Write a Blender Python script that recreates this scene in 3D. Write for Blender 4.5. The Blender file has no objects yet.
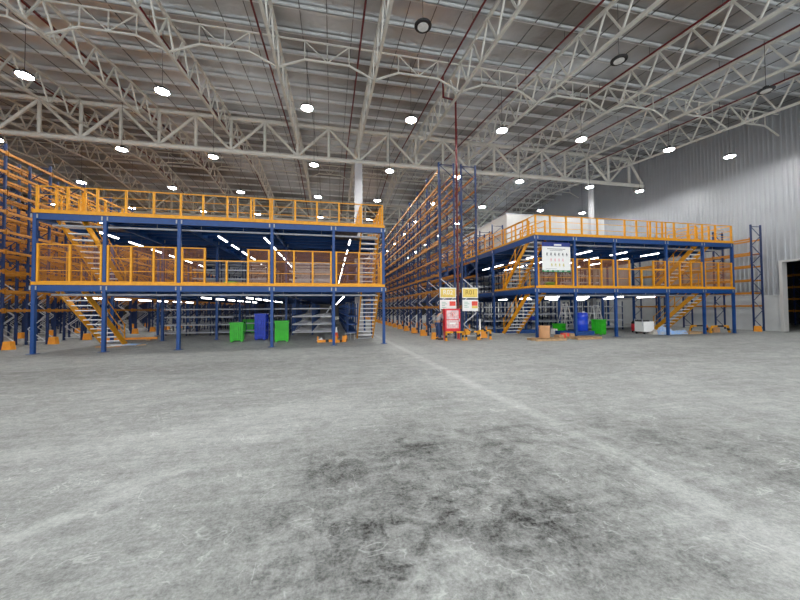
import bpy, math, random
import numpy as np
random.seed(7)
C = bpy.context.scene.collection
sc = bpy.context.scene
PI = math.pi

# ------------------------------------------------------------------ camera
yaw, pt, rl, FP, HC = .207, .026, -.0075, 325.28, 1.65
F = np.array([math.sin(yaw)*math.cos(pt), math.cos(yaw)*math.cos(pt), math.sin(pt)])
R0 = np.array([math.cos(yaw), -math.sin(yaw), 0.]); U0 = np.cross(R0, F)
RR = R0*math.cos(rl)+U0*math.sin(rl); UU = -R0*math.sin(rl)+U0*math.cos(rl)
def at(u, v, ax='Z', val=0.):
    d = F*FP+RR*(u-400)+UU*(300-v); i = 'XYZ'.index(ax); o = np.array([0, 0, HC])
    return o+d*((val-o[i])/d[i])
from mathutils import Matrix, Vector
cam = bpy.data.objects.new('camera', bpy.data.cameras.new('camera')); C.objects.link(cam)
cam.data.sensor_width = 36; cam.data.lens = FP/800*36; cam.data.clip_end = 300
cam.matrix_world = Matrix(((RR[0], UU[0], -F[0], 0), (RR[1], UU[1], -F[1], 0), (RR[2], UU[2], -F[2], HC), (0, 0, 0, 1)))
sc.camera = cam
sc.view_settings.view_transform = 'Standard'; sc.view_settings.look = 'None'
sc.view_settings.gamma = 1; sc.view_settings.use_curve_mapping = False
sc.view_settings.exposure = 1.0
sc.cycles.use_denoising = True
sc.cycles.max_bounces = 6; sc.cycles.diffuse_bounces = 4; sc.cycles.glossy_bounces = 3
sc.cycles.sample_clamp_indirect = 6

# ------------------------------------------------------------------ materials
def mat(name, col, rough=.5, metal=0., var=.12, scale=6., emis=0., bump=0., alpha=1., wear=None):
    m = bpy.data.materials.new(name); m.use_nodes = True
    nt = m.node_tree; b = nt.nodes['Principled BSDF']
    b.inputs['Roughness'].default_value = rough; b.inputs['Metallic'].default_value = metal
    if emis:
        b.inputs['Base Color'].default_value = (*col, 1)
        b.inputs['Emission Color'].default_value = (*col, 1); b.inputs['Emission Strength'].default_value = emis
        return m
    tc = nt.nodes.new('ShaderNodeTexCoord'); n = nt.nodes.new('ShaderNodeTexNoise')
    n.inputs['Scale'].default_value = scale; n.inputs['Detail'].default_value = 4
    nt.links.new(tc.outputs['Object'], n.inputs['Vector'])
    r = nt.nodes.new('ShaderNodeValToRGB')
    r.color_ramp.elements[0].position = .3; r.color_ramp.elements[1].position = .7
    r.color_ramp.elements[0].color = (*[c*(1-var) for c in (wear or col)], 1)
    r.color_ramp.elements[1].color = (*[min(1, c*(1+var)) for c in col], 1)
    nt.links.new(n.outputs['Fac'], r.inputs['Fac']); nt.links.new(r.outputs['Color'], b.inputs['Base Color'])
    if bump:
        bp = nt.nodes.new('ShaderNodeBump'); bp.inputs['Strength'].default_value = bump
        nt.links.new(n.outputs['Fac'], bp.inputs['Height']); nt.links.new(bp.outputs['Normal'], b.inputs['Normal'])
    return m
BLUE = mat('blue_paint', (.001, .05, .215), .45)
NAVY = mat('rack_blue', (.003, .022, .10), .5)
GALV = mat('galvanised_steel', (.55, .57, .62), .38, .5)
YEL = mat('yellow_orange_paint', (.76, .33, .002), .48)
ORG = mat('orange_beam_paint', (.44, .17, .006), .5)
WIRE = mat('orange_wire', (.45, .16, .03), .5)
TRUSS = mat('cream_white_paint', (.70, .70, .65), .45, var=.05)
PURL = mat('zinc_purlin', (.80, .82, .82), .28, .45, var=.06)
RODM = mat('dark_rod', (.13, .13, .13), .5, .4)
RED = mat('dark_red_pipe_paint', (.14, .006, .010), .4)
REDB = mat('red_cabinet_paint', (.7, .02, .035), .35)
WHITE = mat('white_panel', (.50, .50, .49), .5, var=.04, scale=1.5)
SHELF = mat('grey_steel_shaded_shelf', (.45, .48, .54), .4, .1, var=.05)  # on shelving: white steel dimmed, shade among the rows put into the colour
SHELW = mat('white_steel_lit_shelf', (.88, .9, .94), .35, 0., var=.05)  # on shelving: brighter copy, tube light put into the colour; stair treads simply white
COLW = mat('white_column_paint', (.48, .49, .52), .45, var=.04)
GREEN = mat('green_plastic', (.035, .50, .02), .4)
BLUP = mat('bright_blue_plastic', (.012, .06, .62), .35)
BLUD = mat('blue_plastic_pallet', (.01, .07, .28), .45)
BLACK = mat('black_rubber', (.015, .015, .017), .6)
WOOD = mat('pallet_wood', (.46, .30, .16), .75, var=.25, scale=14)
CARD = mat('cardboard', (.55, .30, .15), .8, var=.1)
ALU = mat('aluminium', (.75, .75, .74), .4, .2)
ORC = mat('orange_guard_plastic', (.85, .33, .03), .45)
CONE = mat('red_orange_cone', (.8, .10, .03), .45)
SIGNY = mat('sign_yellow', (.80, .60, .13), .5, var=.08)
SIGNW = mat('sign_white', (.85, .86, .85), .5, var=.03)
SIGNR = mat('sign_red', (.8, .08, .05), .5)
SIGNP = mat('sign_pink', (.8, .35, .42), .5)
SIGNO = mat('sign_olive_yellow', (.62, .55, .1), .5)
SIGNG = mat('sign_green', (.02, .22, .09), .5)
SIGNB = mat('sign_navy', (.01, .03, .22), .5)
INK = mat('dark_ink', (.04, .05, .07), .6)
INKB = mat('brown_ink', (.38, .22, .03), .6)
INKG = mat('soft_green_ink', (.25, .5, .4), .6)
GLASSW = mat('misty_window', (.75, .55, .55), .15, var=.25, scale=9)
TARP = mat('blue_white_sheet', (.18, .4, .85), .5, var=.3, scale=5, wear=(.8, .85, .9))
GREYF = mat('grey_cloth', (.30, .31, .33), .85)
JEAN = mat('denim', (.03, .06, .16), .85)
SKIN = mat('skin', (.42, .23, .14), .6)
DECK = mat('deck_sheet', (.17, .14, .12), .45, .3)
LED = mat('tube_light', (1, .98, .95), emis=8)
BAY = mat('high_bay_led', (1, .985, .95), emis=140)
OFF = mat('unlit_lens', (.75, .76, .74), .3)

def nodes(name):
    m = bpy.data.materials.new(name); m.use_nodes = True
    return m, m.node_tree, m.node_tree.nodes['Principled BSDF']

def floor_mat():
    m, nt, b = nodes('dusty_concrete'); L = nt.links; N = nt.nodes
    g = N.new('ShaderNodeNewGeometry')
    def val(x): return x
    def math_(op, a, c=None, clamp=False):
        n = N.new('ShaderNodeMath'); n.operation = op; n.use_clamp = clamp
        for i, q in enumerate((a, c)):
            if q is None: continue
            if isinstance(q, (int, float)): n.inputs[i].default_value = q
            else: L.new(q, n.inputs[i])
        return n.outputs[0]
    def noise(scale, detail=5, rough=.6, vec=None, dist=0., out='Fac'):
        n = N.new('ShaderNodeTexNoise'); n.inputs['Scale'].default_value = scale
        n.inputs['Detail'].default_value = detail; n.inputs['Roughness'].default_value = rough
        n.inputs['Distortion'].default_value = dist
        L.new(vec or g.outputs['Position'], n.inputs['Vector']); return n.outputs[out]
    def rng(x, a, c, lo=0., hi=1.):
        n = N.new('ShaderNodeMapRange'); n.interpolation_type = 'SMOOTHSTEP'
        L.new(x, n.inputs['Value']); n.inputs['From Min'].default_value = a; n.inputs['From Max'].default_value = c
        n.inputs['To Min'].default_value = lo; n.inputs['To Max'].default_value = hi; return n.outputs['Result']
    sx = N.new('ShaderNodeSeparateXYZ'); L.new(g.outputs['Position'], sx.inputs[0])
    X, Y = sx.outputs['X'], sx.outputs['Y']
    wob = noise(.8, 3)
    def band(p, q, w, soft, wobble=.5):
        p = at(*p); q = at(*q); d = (q-p)[:2]; n = np.array([-d[1], d[0]])/np.linalg.norm(d); c = -(n@p[:2])
        s = math_('ADD', math_('ADD', math_('MULTIPLY', X, float(n[0])), math_('MULTIPLY', Y, float(n[1]))), float(c))
        s = math_('ADD', s, math_('MULTIPLY', math_('SUBTRACT', wob, .5), wobble))
        return rng(math_('ABSOLUTE', s), w, w+soft, 1, 0)
    def blob(p, rx, ry, ang=0.):
        p = at(*p); c, s = math.cos(ang), math.sin(ang)
        dx = math_('SUBTRACT', X, float(p[0])); dy = math_('SUBTRACT', Y, float(p[1]))
        a = math_('DIVIDE', math_('ADD', math_('MULTIPLY', dx, c), math_('MULTIPLY', dy, s)), rx)
        d = math_('DIVIDE', math_('SUBTRACT', math_('MULTIPLY', dy, c), math_('MULTIPLY', dx, s)), ry)
        r = math_('SQRT', math_('ADD', math_('MULTIPLY', a, a), math_('MULTIPLY', d, d)))
        r = math_('ADD', r, math_('MULTIPLY', math_('SUBTRACT', noise(1.6, 5), .5), 1.4))
        return rng(r, .45, 1.25, 1, 0)
    big = rng(noise(.32, 4, .55), .3, .7, -1, 1)
    med = rng(noise(1.7, 6, .65, dist=.6), .3, .7, -1, 1)
    fine = rng(noise(16, 6, .75), .3, .7, -1, 1)
    mp = N.new('ShaderNodeMapping'); mp.inputs['Rotation'].default_value = (0, 0, math.radians(-35)); mp.inputs['Scale'].default_value = (1, 7, 1)
    L.new(g.outputs['Position'], mp.inputs['Vector'])
    stre = rng(noise(1.5, 6, .7, vec=mp.outputs['Vector'], dist=.8), .35, .7, -1, 1)
    mp2 = N.new('ShaderNodeMapping'); mp2.inputs['Rotation'].default_value = (0, 0, math.radians(8)); mp2.inputs['Scale'].default_value = (.5, 5, 1)
    L.new(g.outputs['Position'], mp2.inputs['Vector'])
    stre2 = rng(noise(1., 5, .6, vec=mp2.outputs['Vector'], dist=.3), .35, .7, -1, 1)
    v = math_('ADD', .33, math_('MULTIPLY', big, .02))
    for s, k in ((med, .030), (fine, .05), (rng(noise(42, 4, .8), .3, .7, -1, 1), .075), (stre, .030), (stre2, .022), (rng(noise(5, 6, .75, dist=1.), .35, .65, -1, 1), .04)):
        v = math_('ADD', v, math_('MULTIPLY', s, k))
    # pale trodden dust lane and softer tracks
    br = band((395, 345), (800, 548), .04, .17, .22)
    for s, k in ((br, .085), (band((395, 345), (800, 552), .25, .9), .045), (band((0, 462), (500, 368), .05, .5, 1.6), .03),
                 (blob((70, 515), .55, .13, .75), .10), (blob((150, 480), .5, .1, .4), .06),
                 (blob((280, 420), 2.2, .8, .2), .045), (blob((110, 450), 2.5, .8, .2), .03),
                 (blob((450, 565), .5, .3, .3), .08)):
        v = math_('ADD', v, math_('MULTIPLY', s, k))
    dk = math_('MULTIPLY', rng(noise(3.3, 6, .7, dist=1.2), .38, .6), 1.)
    for s, k in ((blob((430, 485), 1.7, 1.1, .3), .085), (blob((545, 525), 1.3, .7, -.3), .095), (blob((480, 470), 2.2, 1.1, 0), .05), (blob((640, 490), 1.2, .4, -.5), .06), (blob((330, 560), .7, .5, 0), .08), (blob((440, 590), .6, .35, 0), .10), (blob((690, 445), 3.2, 1.0, -.5), .10),
                 (blob((370, 445), 1.2, .8, 0), .07), (blob((100, 372), 6, 1.2, .1), .07), (blob((690, 352), 5, 1.0, 0), .05)):
        v = math_('SUBTRACT', v, math_('MULTIPLY', math_('MULTIPLY', s, math_('ADD', math_('MULTIPLY', dk, .7), .35)), k))
    # cracks and scuffs
    vo = N.new('ShaderNodeTexVoronoi'); vo.inputs['Scale'].default_value = 9; L.new(g.outputs['Position'], vo.inputs['Vector'])
    sp = math_('MULTIPLY', rng(vo.outputs['Distance'], .05, .12, 1, 0), rng(noise(1.2, 2), .56, .64))
    v = math_('ADD', v, math_('MULTIPLY', sp, .22))
    ms = N.new('ShaderNodeTexNoise'); ms.inputs['Scale'].default_value = 1.4; ms.inputs['Distortion'].default_value = 2.5; ms.inputs['Detail'].default_value = 3
    L.new(g.outputs['Position'], ms.inputs['Vector'])
    ln = rng(math_('ABSOLUTE', math_('SUBTRACT', ms.outputs['Fac'], .5)), .003, .014, 1, 0)
    v = math_('ADD', v, math_('MULTIPLY', math_('MULTIPLY', ln, rng(noise(2.5, 3), .5, .6)), .14))
    # narrow tyre tread prints
    wv = N.new('ShaderNodeTexWave'); wv.inputs['Scale'].default_value = 7; wv.inputs['Distortion'].default_value = 1.
    L.new(g.outputs['Position'], wv.inputs['Vector'])
    tr = math_('MULTIPLY', rng(wv.outputs['Fac'], .4, .6), band((390, 372), (270, 376), .1, .12, .1))
    v = math_('SUBTRACT', v, math_('MULTIPLY', tr, .04))
    cb = N.new('ShaderNodeCombineColor')
    L.new(math_('MULTIPLY', v, .87), cb.inputs[0]); L.new(math_('MULTIPLY', v, .915), cb.inputs[1]); L.new(math_('MULTIPLY', v, .905), cb.inputs[2])
    L.new(cb.outputs[0], b.inputs['Base Color']); b.inputs['Roughness'].default_value = .62
    b.inputs['Specular IOR Level'].default_value = .3
    bp = N.new('ShaderNodeBump'); bp.inputs['Strength'].default_value = .25; bp.inputs['Distance'].default_value = .02
    L.new(math_('ADD', fine, med), bp.inputs['Height']); L.new(bp.outputs['Normal'], b.inputs['Normal'])
    return m

def foil_mat():
    m, nt, b = nodes('foil_insulation'); L = nt.links; N = nt.nodes
    g = N.new('ShaderNodeNewGeometry')
    n1 = N.new('ShaderNodeTexNoise'); n1.inputs['Scale'].default_value = .9; n1.inputs['Detail'].default_value = 3
    n2 = N.new('ShaderNodeTexNoise'); n2.inputs['Scale'].default_value = .16; n2.inputs['Detail'].default_value = 2
    for n in (n1, n2): L.new(g.outputs['Position'], n.inputs['Vector'])
    r = N.new('ShaderNodeValToRGB'); e = r.color_ramp.elements
    e[0].position = .38; e[0].color = (.26, .245, .23, 1); e[1].position = .62; e[1].color = (.70, .73, .76, 1)
    L.new(n2.outputs['Fac'], r.inputs['Fac']); L.new(r.outputs['Color'], b.inputs['Base Color'])
    b.inputs['Metallic'].default_value = .7; b.inputs['Roughness'].default_value = .36
    bp = N.new('ShaderNodeBump'); bp.inputs['Strength'].default_value = .55; bp.inputs['Distance'].default_value = .25
    L.new(n1.outputs['Fac'], bp.inputs['Height']); L.new(bp.outputs['Normal'], b.inputs['Normal'])
    return m
FLOOR = floor_mat(); FOIL = foil_mat()
CLAD = mat('grey_cladding', (.34, .36, .385), .42, .15, var=.05, scale=.6)
DADO = mat('precast_dado', (.50, .52, .53), .7, var=.05, scale=2)
DARKW = mat('shade_coloured_wall', (.03, .03, .033), .8)  # near-black: darkness of the hall's depth and store put into the wall colour

# ------------------------------------------------------------------ mesh builder
class MB:
    def __init__(s): s.v = []; s.f = []; s.m = []; s.mi = 0; s.sm = []
    def use(s, i): s.mi = i; return s
    def _add(s, vs, fs, smooth=False):
        o = len(s.v); s.v += [tuple(float(c) for c in v) for v in vs]
        for f in fs: s.f.append([o+i for i in f]); s.m.append(s.mi); s.sm.append(smooth)
    def box(s, x0, x1, y0, y1, z0, z1):
        s._add([(x, y, z) for z in (z0, z1) for y in (y0, y1) for x in (x0, x1)],
               [(0, 2, 3, 1), (4, 5, 7, 6), (0, 1, 5, 4), (1, 3, 7, 5), (3, 2, 6, 7), (2, 0, 4, 6)]); return s
    def bar(s, p, q, w, h, up=(0, 0, 1)):
        p = np.array(p, float); q = np.array(q, float); d = q-p; d /= np.linalg.norm(d)
        u = np.array(up, float)
        if abs(d@u) > .98: u = np.array([0, 1., 0])
        sd = np.cross(d, u); sd /= np.linalg.norm(sd); u2 = np.cross(sd, d)
        vs = [e+sd*a*w/2+u2*b*h/2 for e in (p, q) for b in (-1, 1) for a in (-1, 1)]
        s._add(vs, [(0, 2, 3, 1), (4, 5, 7, 6), (0, 1, 5, 4), (1, 3, 7, 5), (3, 2, 6, 7), (2, 0, 4, 6)]); return s
    def tube(s, p, q, r, n=8, r2=None):
        p = np.array(p, float); q = np.array(q, float); d = q-p; d /= np.linalg.norm(d)
        u = np.array([0, 0, 1.]) if abs(d[2]) < .9 else np.array([1., 0, 0])
        a = np.cross(d, u); a /= np.linalg.norm(a); b = np.cross(d, a)
        r2 = r if r2 is None else r2
        vs = [p+r*(a*math.cos(t)+b*math.sin(t)) for t in [2*PI*i/n for i in range(n)]]+[q+r2*(a*math.cos(t)+b*math.sin(t)) for t in [2*PI*i/n for i in range(n)]]
        s._add(vs, [(i, (i+1) % n, n+(i+1) % n, n+i) for i in range(n)], True)
        s._add(vs[:n], [tuple(range(n))[::-1]]); s._add(vs[n:], [tuple(range(n))]); return s
    def lathe(s, prof, n=16, c=(0, 0, 0)):
        vs = []
        for r, z in prof:
            vs += [(c[0]+r*math.cos(2*PI*i/n), c[1]+r*math.sin(2*PI*i/n), c[2]+z) for i in range(n)]
        fs = [(k*n+i, k*n+(i+1) % n, (k+1)*n+(i+1) % n, (k+1)*n+i) for k in range(len(prof)-1) for i in range(n)]
        s._add(vs, fs, True); k = len(prof)-1
        s._add(vs[:n], [tuple(range(n))[::-1]]); s._add(vs[k*n:], [tuple(range(n))]); return s
    def poly(s, pts, y0, y1, ax='Y'):
        n = len(pts)
        if ax == 'Y': vs = [(a, y0, b) for a, b in pts]+[(a, y1, b) for a, b in pts]
        elif ax == 'X': vs = [(y0, a, b) for a, b in pts]+[(y1, a, b) for a, b in pts]
        else: vs = [(a, b, y0) for a, b in pts]+[(a, b, y1) for a, b in pts]
        s._add(vs, [tuple(range(n)), tuple(range(n, 2*n))[::-1]]+[(i, n+i, n+(i+1) % n, (i+1) % n) for i in range(n)]); return s
    def mesh(s, name, mats):
        me = bpy.data.meshes.new(name); me.from_pydata(s.v, [], s.f)
        for m in (mats if isinstance(mats, (list, tuple)) else [mats]): me.materials.append(m)
        me.polygons.foreach_set('material_index', s.m); me.polygons.foreach_set('use_smooth', s.sm); me.update()
        return me
    def build(s, name, mats, parent=None, loc=None):
        return place(name, s.mesh(name, mats), parent, loc)
def place(name, me, parent=None, loc=None, rz=0):
    o = bpy.data.objects.new(name, me); C.objects.link(o)
    if parent: o.parent = parent
    if loc is not None: o.location = tuple(float(c) for c in loc)
    if rz: o.rotation_euler.z = rz
    return o
def tag(o, label, cat, group=None):
    o['label'] = label; o['category'] = cat
    if group: o['group'] = group
    return o
def thing(name, label, cat, loc=(0, 0, 0), rz=0, group=None):
    return tag(place(name, None, None, loc, rz), label, cat, group)
def dup(o, loc=None, label=None, rz=None, parent=None):
    r = o.copy(); C.objects.link(r)
    if parent: r.parent = parent
    if loc is not None: r.location = tuple(float(c) for c in loc)
    if label: r['label'] = label
    if rz is not None: r.rotation_euler.z = rz
    for ch in list(o.children): dup(ch, parent=r)
    return r
def struct(o): o['kind'] = 'structure'; return o
def stuff(o): o['kind'] = 'stuff'; return o
ORD = ['nearest', 'second nearest', 'third nearest', 'fourth nearest', 'fifth nearest', 'sixth nearest', 'seventh nearest', 'eighth nearest', 'ninth nearest', 'tenth nearest',
       'eleventh nearest', 'twelfth nearest', 'thirteenth nearest', 'fourteenth nearest', 'fifteenth nearest', 'sixteenth nearest', 'seventeenth nearest', 'eighteenth nearest', 'nineteenth nearest', 'twentieth nearest', 'twenty-first nearest', 'twenty-second nearest', 'twenty-third nearest', 'twenty-fourth nearest', 'twenty-fifth nearest']
NTH = ['first', 'second', 'third', 'fourth', 'fifth', 'sixth', 'seventh', 'eighth', 'ninth', 'tenth', 'eleventh', 'twelfth', 'thirteenth', 'fourteenth', 'fifteenth', 'sixteenth', 'seventeenth', 'eighteenth', 'nineteenth', 'twentieth', 'twenty-first', 'twenty-second', 'twenty-third', 'twenty-fourth']

# ------------------------------------------------------------------ shell
ZD1, ZD2 = 2.72, 5.52
XW, XL, YB, YE, RID, SL = 28.3, -36., -12., 75., 32.5, .105
def rz_(y): return 15.0+SL*(RID-24)-SL*abs(y-RID)           # rafter top height
struct(MB().box(XL, XW+14, YB, YE, -.2, 0).build('floor', FLOOR))
ceil = MB()
for y0, y1 in ((YB, RID), (RID, YE)):
    ceil._add([(XL, y0, rz_(y0)+.3), (XW, y0, rz_(y0)+.3), (XW, y1, rz_(y1)+.3), (XL, y1, rz_(y1)+.3)], [(0, 3, 2, 1)])
    ceil._add([(XL, y0, rz_(y0)+.42), (XW, y0, rz_(y0)+.42), (XW, y1, rz_(y1)+.42), (XL, y1, rz_(y1)+.42)], [(0, 1, 2, 3)])
ceiling = struct(ceil.build('ceiling', FOIL))
pm = MB().box(0, XW-XL-.1, -.03, .03, .05, .2)             # lipped purlin
pm.box(0, XW-XL-.1, -.03, .055, .05, .07).box(0, XW-XL-.1, -.07, .035, .18, .2)
pme = pm.mesh('purlin', PURL)
y = 3.5
ys = []
while y < 74:
    place('purlin', pme, ceiling, (XL+.05, y, rz_(y)+.06)); ys.append(y); y += 1.45
for k in range(0, 60):
    x = -2.37+4.38*(k//3-7)+1.095*(k % 3+1)
    if XL < x < XW and x > -26:
        b = MB().bar((x, 3, rz_(3)+.13), (x, RID, rz_(RID)+.13), .03, .03).bar((x, RID, rz_(RID)+.13), (x, 66, rz_(66)+.13), .03, .03)
        b.build('sag_rod', RODM, ceiling)
# side wall: trapezoidal cladding above a smooth dado, with a doorway on the right
def cladding(x, y0, y1, z0, ztop, sgn):
    b = MB(); pitch = .25; n = int((y1-y0)/pitch); prof = []
    for k in range(n):
        a = y0+k*pitch
        prof += [(a, 0), (a+.12, 0), (a+.15, .035), (a+.22, .035)]
    prof.append((y0+n*pitch, 0)); prof[-1] = (y1, 0)
    vs = []; fs = []
    for (yy, d) in prof:
        vs += [(x-sgn*d, yy, z0), (x-sgn*d, yy, ztop(yy))]
    for i in range(len(prof)-1): fs.append((2*i, 2*i+2, 2*i+3, 2*i+1))
    b._add(vs, fs); return b
DY0, DY1, DH = 7.5, at(786, 331, 'X', XW)[1], 4.42
w = cladding(XW, DY1+.12, YE, 2.32, lambda q: rz_(q)+.3, 1)
w2 = cladding(XW, YB, DY0, 2.32, lambda q: rz_(q)+.3, 1)
w3 = cladding(XW, DY0, DY1+.12, DH, lambda q: rz_(q)+.3, 1)
wr = MB()
for q in (w, w2, w3): wr._add(q.v, q.f)
wr.use(1).box(XW-.05, XW+.2, DY1+.12, YE, 0, 2.3).box(XW-.05, XW+.2, YB, DY0, 0, 2.3)
wr.box(XW-.09, XW-.0, DY1+.12, YE, 2.29, 2.35)
wr.use(0).box(XW+.06, XW+.2, DY1+.12, YE, 2.3, 18).box(XW+.06, XW+.2, YB, DY0, 2.3, 18).box(XW+.06, XW+.2, DY0, DY1+.12, DH, 18)
struct(wr.build('wall_right', [CLAD, DADO]))
dr = MB().box(XW-.16, XW+.24, DY1-.02, DY1+.14, 0, DH+.12).box(XW-.16, XW+.24, DY0-.12, DY0, 0, DH+.12).box(XW-.16, XW+.24, DY0, DY1, DH, DH+.12)
struct(dr.build('door_1', WHITE))
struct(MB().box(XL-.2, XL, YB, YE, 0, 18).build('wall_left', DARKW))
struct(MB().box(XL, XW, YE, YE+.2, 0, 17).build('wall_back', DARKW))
# store room past the doorway
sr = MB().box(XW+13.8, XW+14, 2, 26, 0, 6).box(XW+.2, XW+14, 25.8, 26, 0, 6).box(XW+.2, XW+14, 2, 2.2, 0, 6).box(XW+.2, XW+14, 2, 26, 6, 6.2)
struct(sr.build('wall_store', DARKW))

# ------------------------------------------------------------------ roof trusses
NX = 2.19
def truss_nodes(): return [-0.19+NX*k for k in range(-15, 13)]   # -33 ... 26.1
def main_truss(Y, ztop, depth, label, copy=None):
    if copy: return dup(copy, (0, Y, ztop), label)
    t = thing('main_roof_truss', label, 'roof truss', (0, Y, ztop), group='deep tubular trusses carrying the roof')
    xs = truss_nodes(); x1 = 27.58
    MB().tube((xs[0]-.3, 0, -.14), (xs[-1]+.1, 0, -.14), .14, 12).build('top_chord', TRUSS, t)
    MB().tube((xs[0]-.3, 0, -depth+.14), (x1, 0, -depth+.14), .15, 12).build('bottom_chord', TRUSS, t)
    vm = MB().tube((0, 0, -depth+.2), (0, 0, -.2), .105, 10).mesh('vertical_member', TRUSS)
    d1 = MB().tube((0, 0, -.2), (NX, 0, -depth+.2), .1, 10).mesh('diagonal_member', TRUSS)
    d2 = MB().tube((0, 0, -.2), (-NX, 0, -depth+.2), .1, 10).mesh('diagonal_member', TRUSS)
    for k, x in enumerate(xs):
        place('vertical_member', vm, t, (x, 0, 0))
        if (k-15) % 2 == 0:
            if k < len(xs)-1: place('diagonal_member', d1, t, (x, 0, 0))
            if k > 0: place('diagonal_member', d2, t, (x, 0, 0))
    MB().tube((xs[-1], 0, -.2), (x1-.05, 0, -depth+.2), .1, 10).build('diagonal_member', TRUSS, t)
    MB().tube((x1-.08, 0, -depth-.05), (x1-.08, 0, -depth+.5), .09, 8).build('end_stub', TRUSS, t)
    return t
T24 = main_truss(24, 15.0, 2.6, 'deep cream tubular truss crossing the whole hall just behind the mezzanine fronts')
main_truss(41, 15.0, 2.6, 'deep cream tubular truss beyond the first one, seen above the racks', T24)
main_truss(58, 13.2, 2.6, 'deep cream tubular truss farthest down the hall', T24)

RX = [-2.37+4.38*k for k in range(-7, 6)]+[23.95]
RX = [x for x in RX if x < 24.5 and not (21 < x < 23.9)]
PB = 1.45
def rafter(x, sgn, label, copy=None):
    base = (x, 3.5, rz_(3.5)) if sgn > 0 else (x, RID, rz_(RID))
    if copy: return dup(copy, base, label)
    n = 20; Ln = n*PB; s = SL*sgn; D = 1.5
    t = thing('roof_rafter', label, 'roof truss', base, group='rafter trusses running down the hall under the roof')
    for nm, dz in (('top_chord', -.06), ('bottom_chord', -D)):
        MB().bar((0, 0, dz), (0, Ln, dz+s*Ln), .115, .115).build(nm, TRUSS, t)
    a = MB().bar((0, 0, -.1), (0, PB/2, -D+.05+s*PB/2), .065, .065, (1, 0, 0)).mesh('web_member', TRUSS)
    b = MB().bar((0, PB/2, -D+.05+s*PB/2), (0, PB, -.1+s*PB), .065, .065, (1, 0, 0)).mesh('web_member', TRUSS)
    for k in range(n):
        place('web_member', a, t, (0, k*PB, k*PB*s)); place('web_member', b, t, (0, k*PB, k*PB*s))
    return t
r1 = r2 = None
for i, x in enumerate(RX):
    n = NTH[i]
    q = rafter(x, 1, 'cream lattice rafter under the near roof slope, %s from the left-hand wall' % n, r1); r1 = r1 or q
    q = rafter(x, -1, 'cream lattice rafter under the far roof slope, %s from the left-hand wall' % n, r2); r2 = r2 or q
def cross_brace(Y, label, copy=None):
    z = rz_(Y)
    if copy: return dup(copy, (0, Y, z), label)
    t = thing('cross_brace_truss', label, 'roof bracing', (0, Y, z), group='thin kinked bracing trusses between rafters')
    MB().bar((RX[0], 0, -.1), (XW-.1, 0, -.1), .06, .06).build('top_chord', TRUSS, t)
    for i in range(len(RX)):
        x0 = RX[i]; x1 = RX[i+1] if i < len(RX)-1 else XW-.1; w = x1-x0
        zb, zm = -1.5, -.98
        p = [(x0, 0, zb), (x0+.27*w, 0, zm), (x0+.73*w, 0, zm), (x1, 0, zb)]
        b = MB()
        for a, c in zip(p, p[1:]): b.bar(a, c, .07, .07)
        b.build('bottom_chord', TRUSS, t)
        b = MB()
        for f in (.27, .5, .73): b.bar((x0+f*w, 0, zm), (x0+f*w, 0, -.1), .04, .04)
        for f, g in ((.27, .5), (.73, .5)): b.bar((x0+f*w, 0, -.1), (x0+g*w, 0, zm), .04, .04)
        b.build('web_member', TRUSS, t)
    return t
cb = cross_brace(15.2, 'thin cream bracing truss with kinked lower chord, nearest to the camera under the roof')
cross_brace(32.5, 'thin cream kinked bracing truss under the ridge behind the first deep truss', cb)
cross_brace(49.5, 'thin cream kinked bracing truss far down the hall', cb)

# columns
def column(x, Y, w, h, label):
    t = thing('steel_column', label, 'column', (x, Y, 0))
    MB().box(-w/2, w/2, -w/2, w/2, .03, h-.06).build('shaft', COLW, t)
    MB().box(-w*.7, w*.7, -w*.7, w*.7, 0, .03).build('base_plate', COLW, t)
    MB().box(-w*.62, w*.62, -w*.62, w*.62, h-.06, h).build('cap_plate', TRUSS, t)
column(1.95, 24, .55, 12.4, 'thick white square column rising behind the left mezzanine railing to the truss')
column(22.05, 24, .3, 12.4, 'slim white column under the truss behind the right mezzanine')
column(1.95, 41, .5, 12.4, 'white square column under the second deep truss')

# ------------------------------------------------------------------ red sprinkler pipes
px = [-16.15, -11.8, -7.42, -3.02, 1.3, 5.73, 10.05, 14.6, 18.8, 23.2]
PH = MB().tube((0, 0, 0), (0, 0, .38), .012, 5).mesh('hanger', RODM)
for i, x in enumerate(px):
    dz = -.33 if x > -20 else 0
    t = thing('sprinkler_pipe', 'dark red sprinkler pipe under the roof, %s from the left-hand side' % NTH[i], 'pipe', (x, 3, rz_(3)+dz), group='dark red pipes running down the hall')
    b = MB().tube((0, 0, 0), (0, RID-3, SL*(RID-3)), .045).tube((0, RID-3, SL*(RID-3)), (0, 60, SL*(RID-3)-SL*(63-RID)), .045)
    b.build('pipe_run', RED, t)
    for k in range(0, 28, 2):
        yy = k*1.45+.5
        place('hanger', PH, t, (0, yy, rz_(3+yy)-rz_(3)))
RP = (6.755, 16.74)
zt = rz_(15.9)-.33
t = thing('riser_pipe', 'dark red riser pipe dropping from the roof between the two racks to the floor', 'pipe', (RP[0], RP[1], 0))
zr = float(at(457.5, 101, 'Y', RP[1])[2]); zq = float(at(443, 97, 'Y', 15.9)[2])
b = MB().tube((0, 0, .0), (0, 0, zr+.03), .055, 10).tube((5.73-RP[0], 15.9-RP[1], zq), (0, 0, zr), .05, 10).tube((5.73-RP[0], 15.9-RP[1], zq-.03), (5.73-RP[0], 15.9-RP[1], zt), .05, 10)
b.build('pipe_run', RED, t)
b = MB()
for z in (1.2, 3.1, 5.6, 8.2): b.tube((0, 0, z-.05), (0, 0, z+.05), .075, 10)
b.build('pipe_coupling', RED, t)
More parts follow.
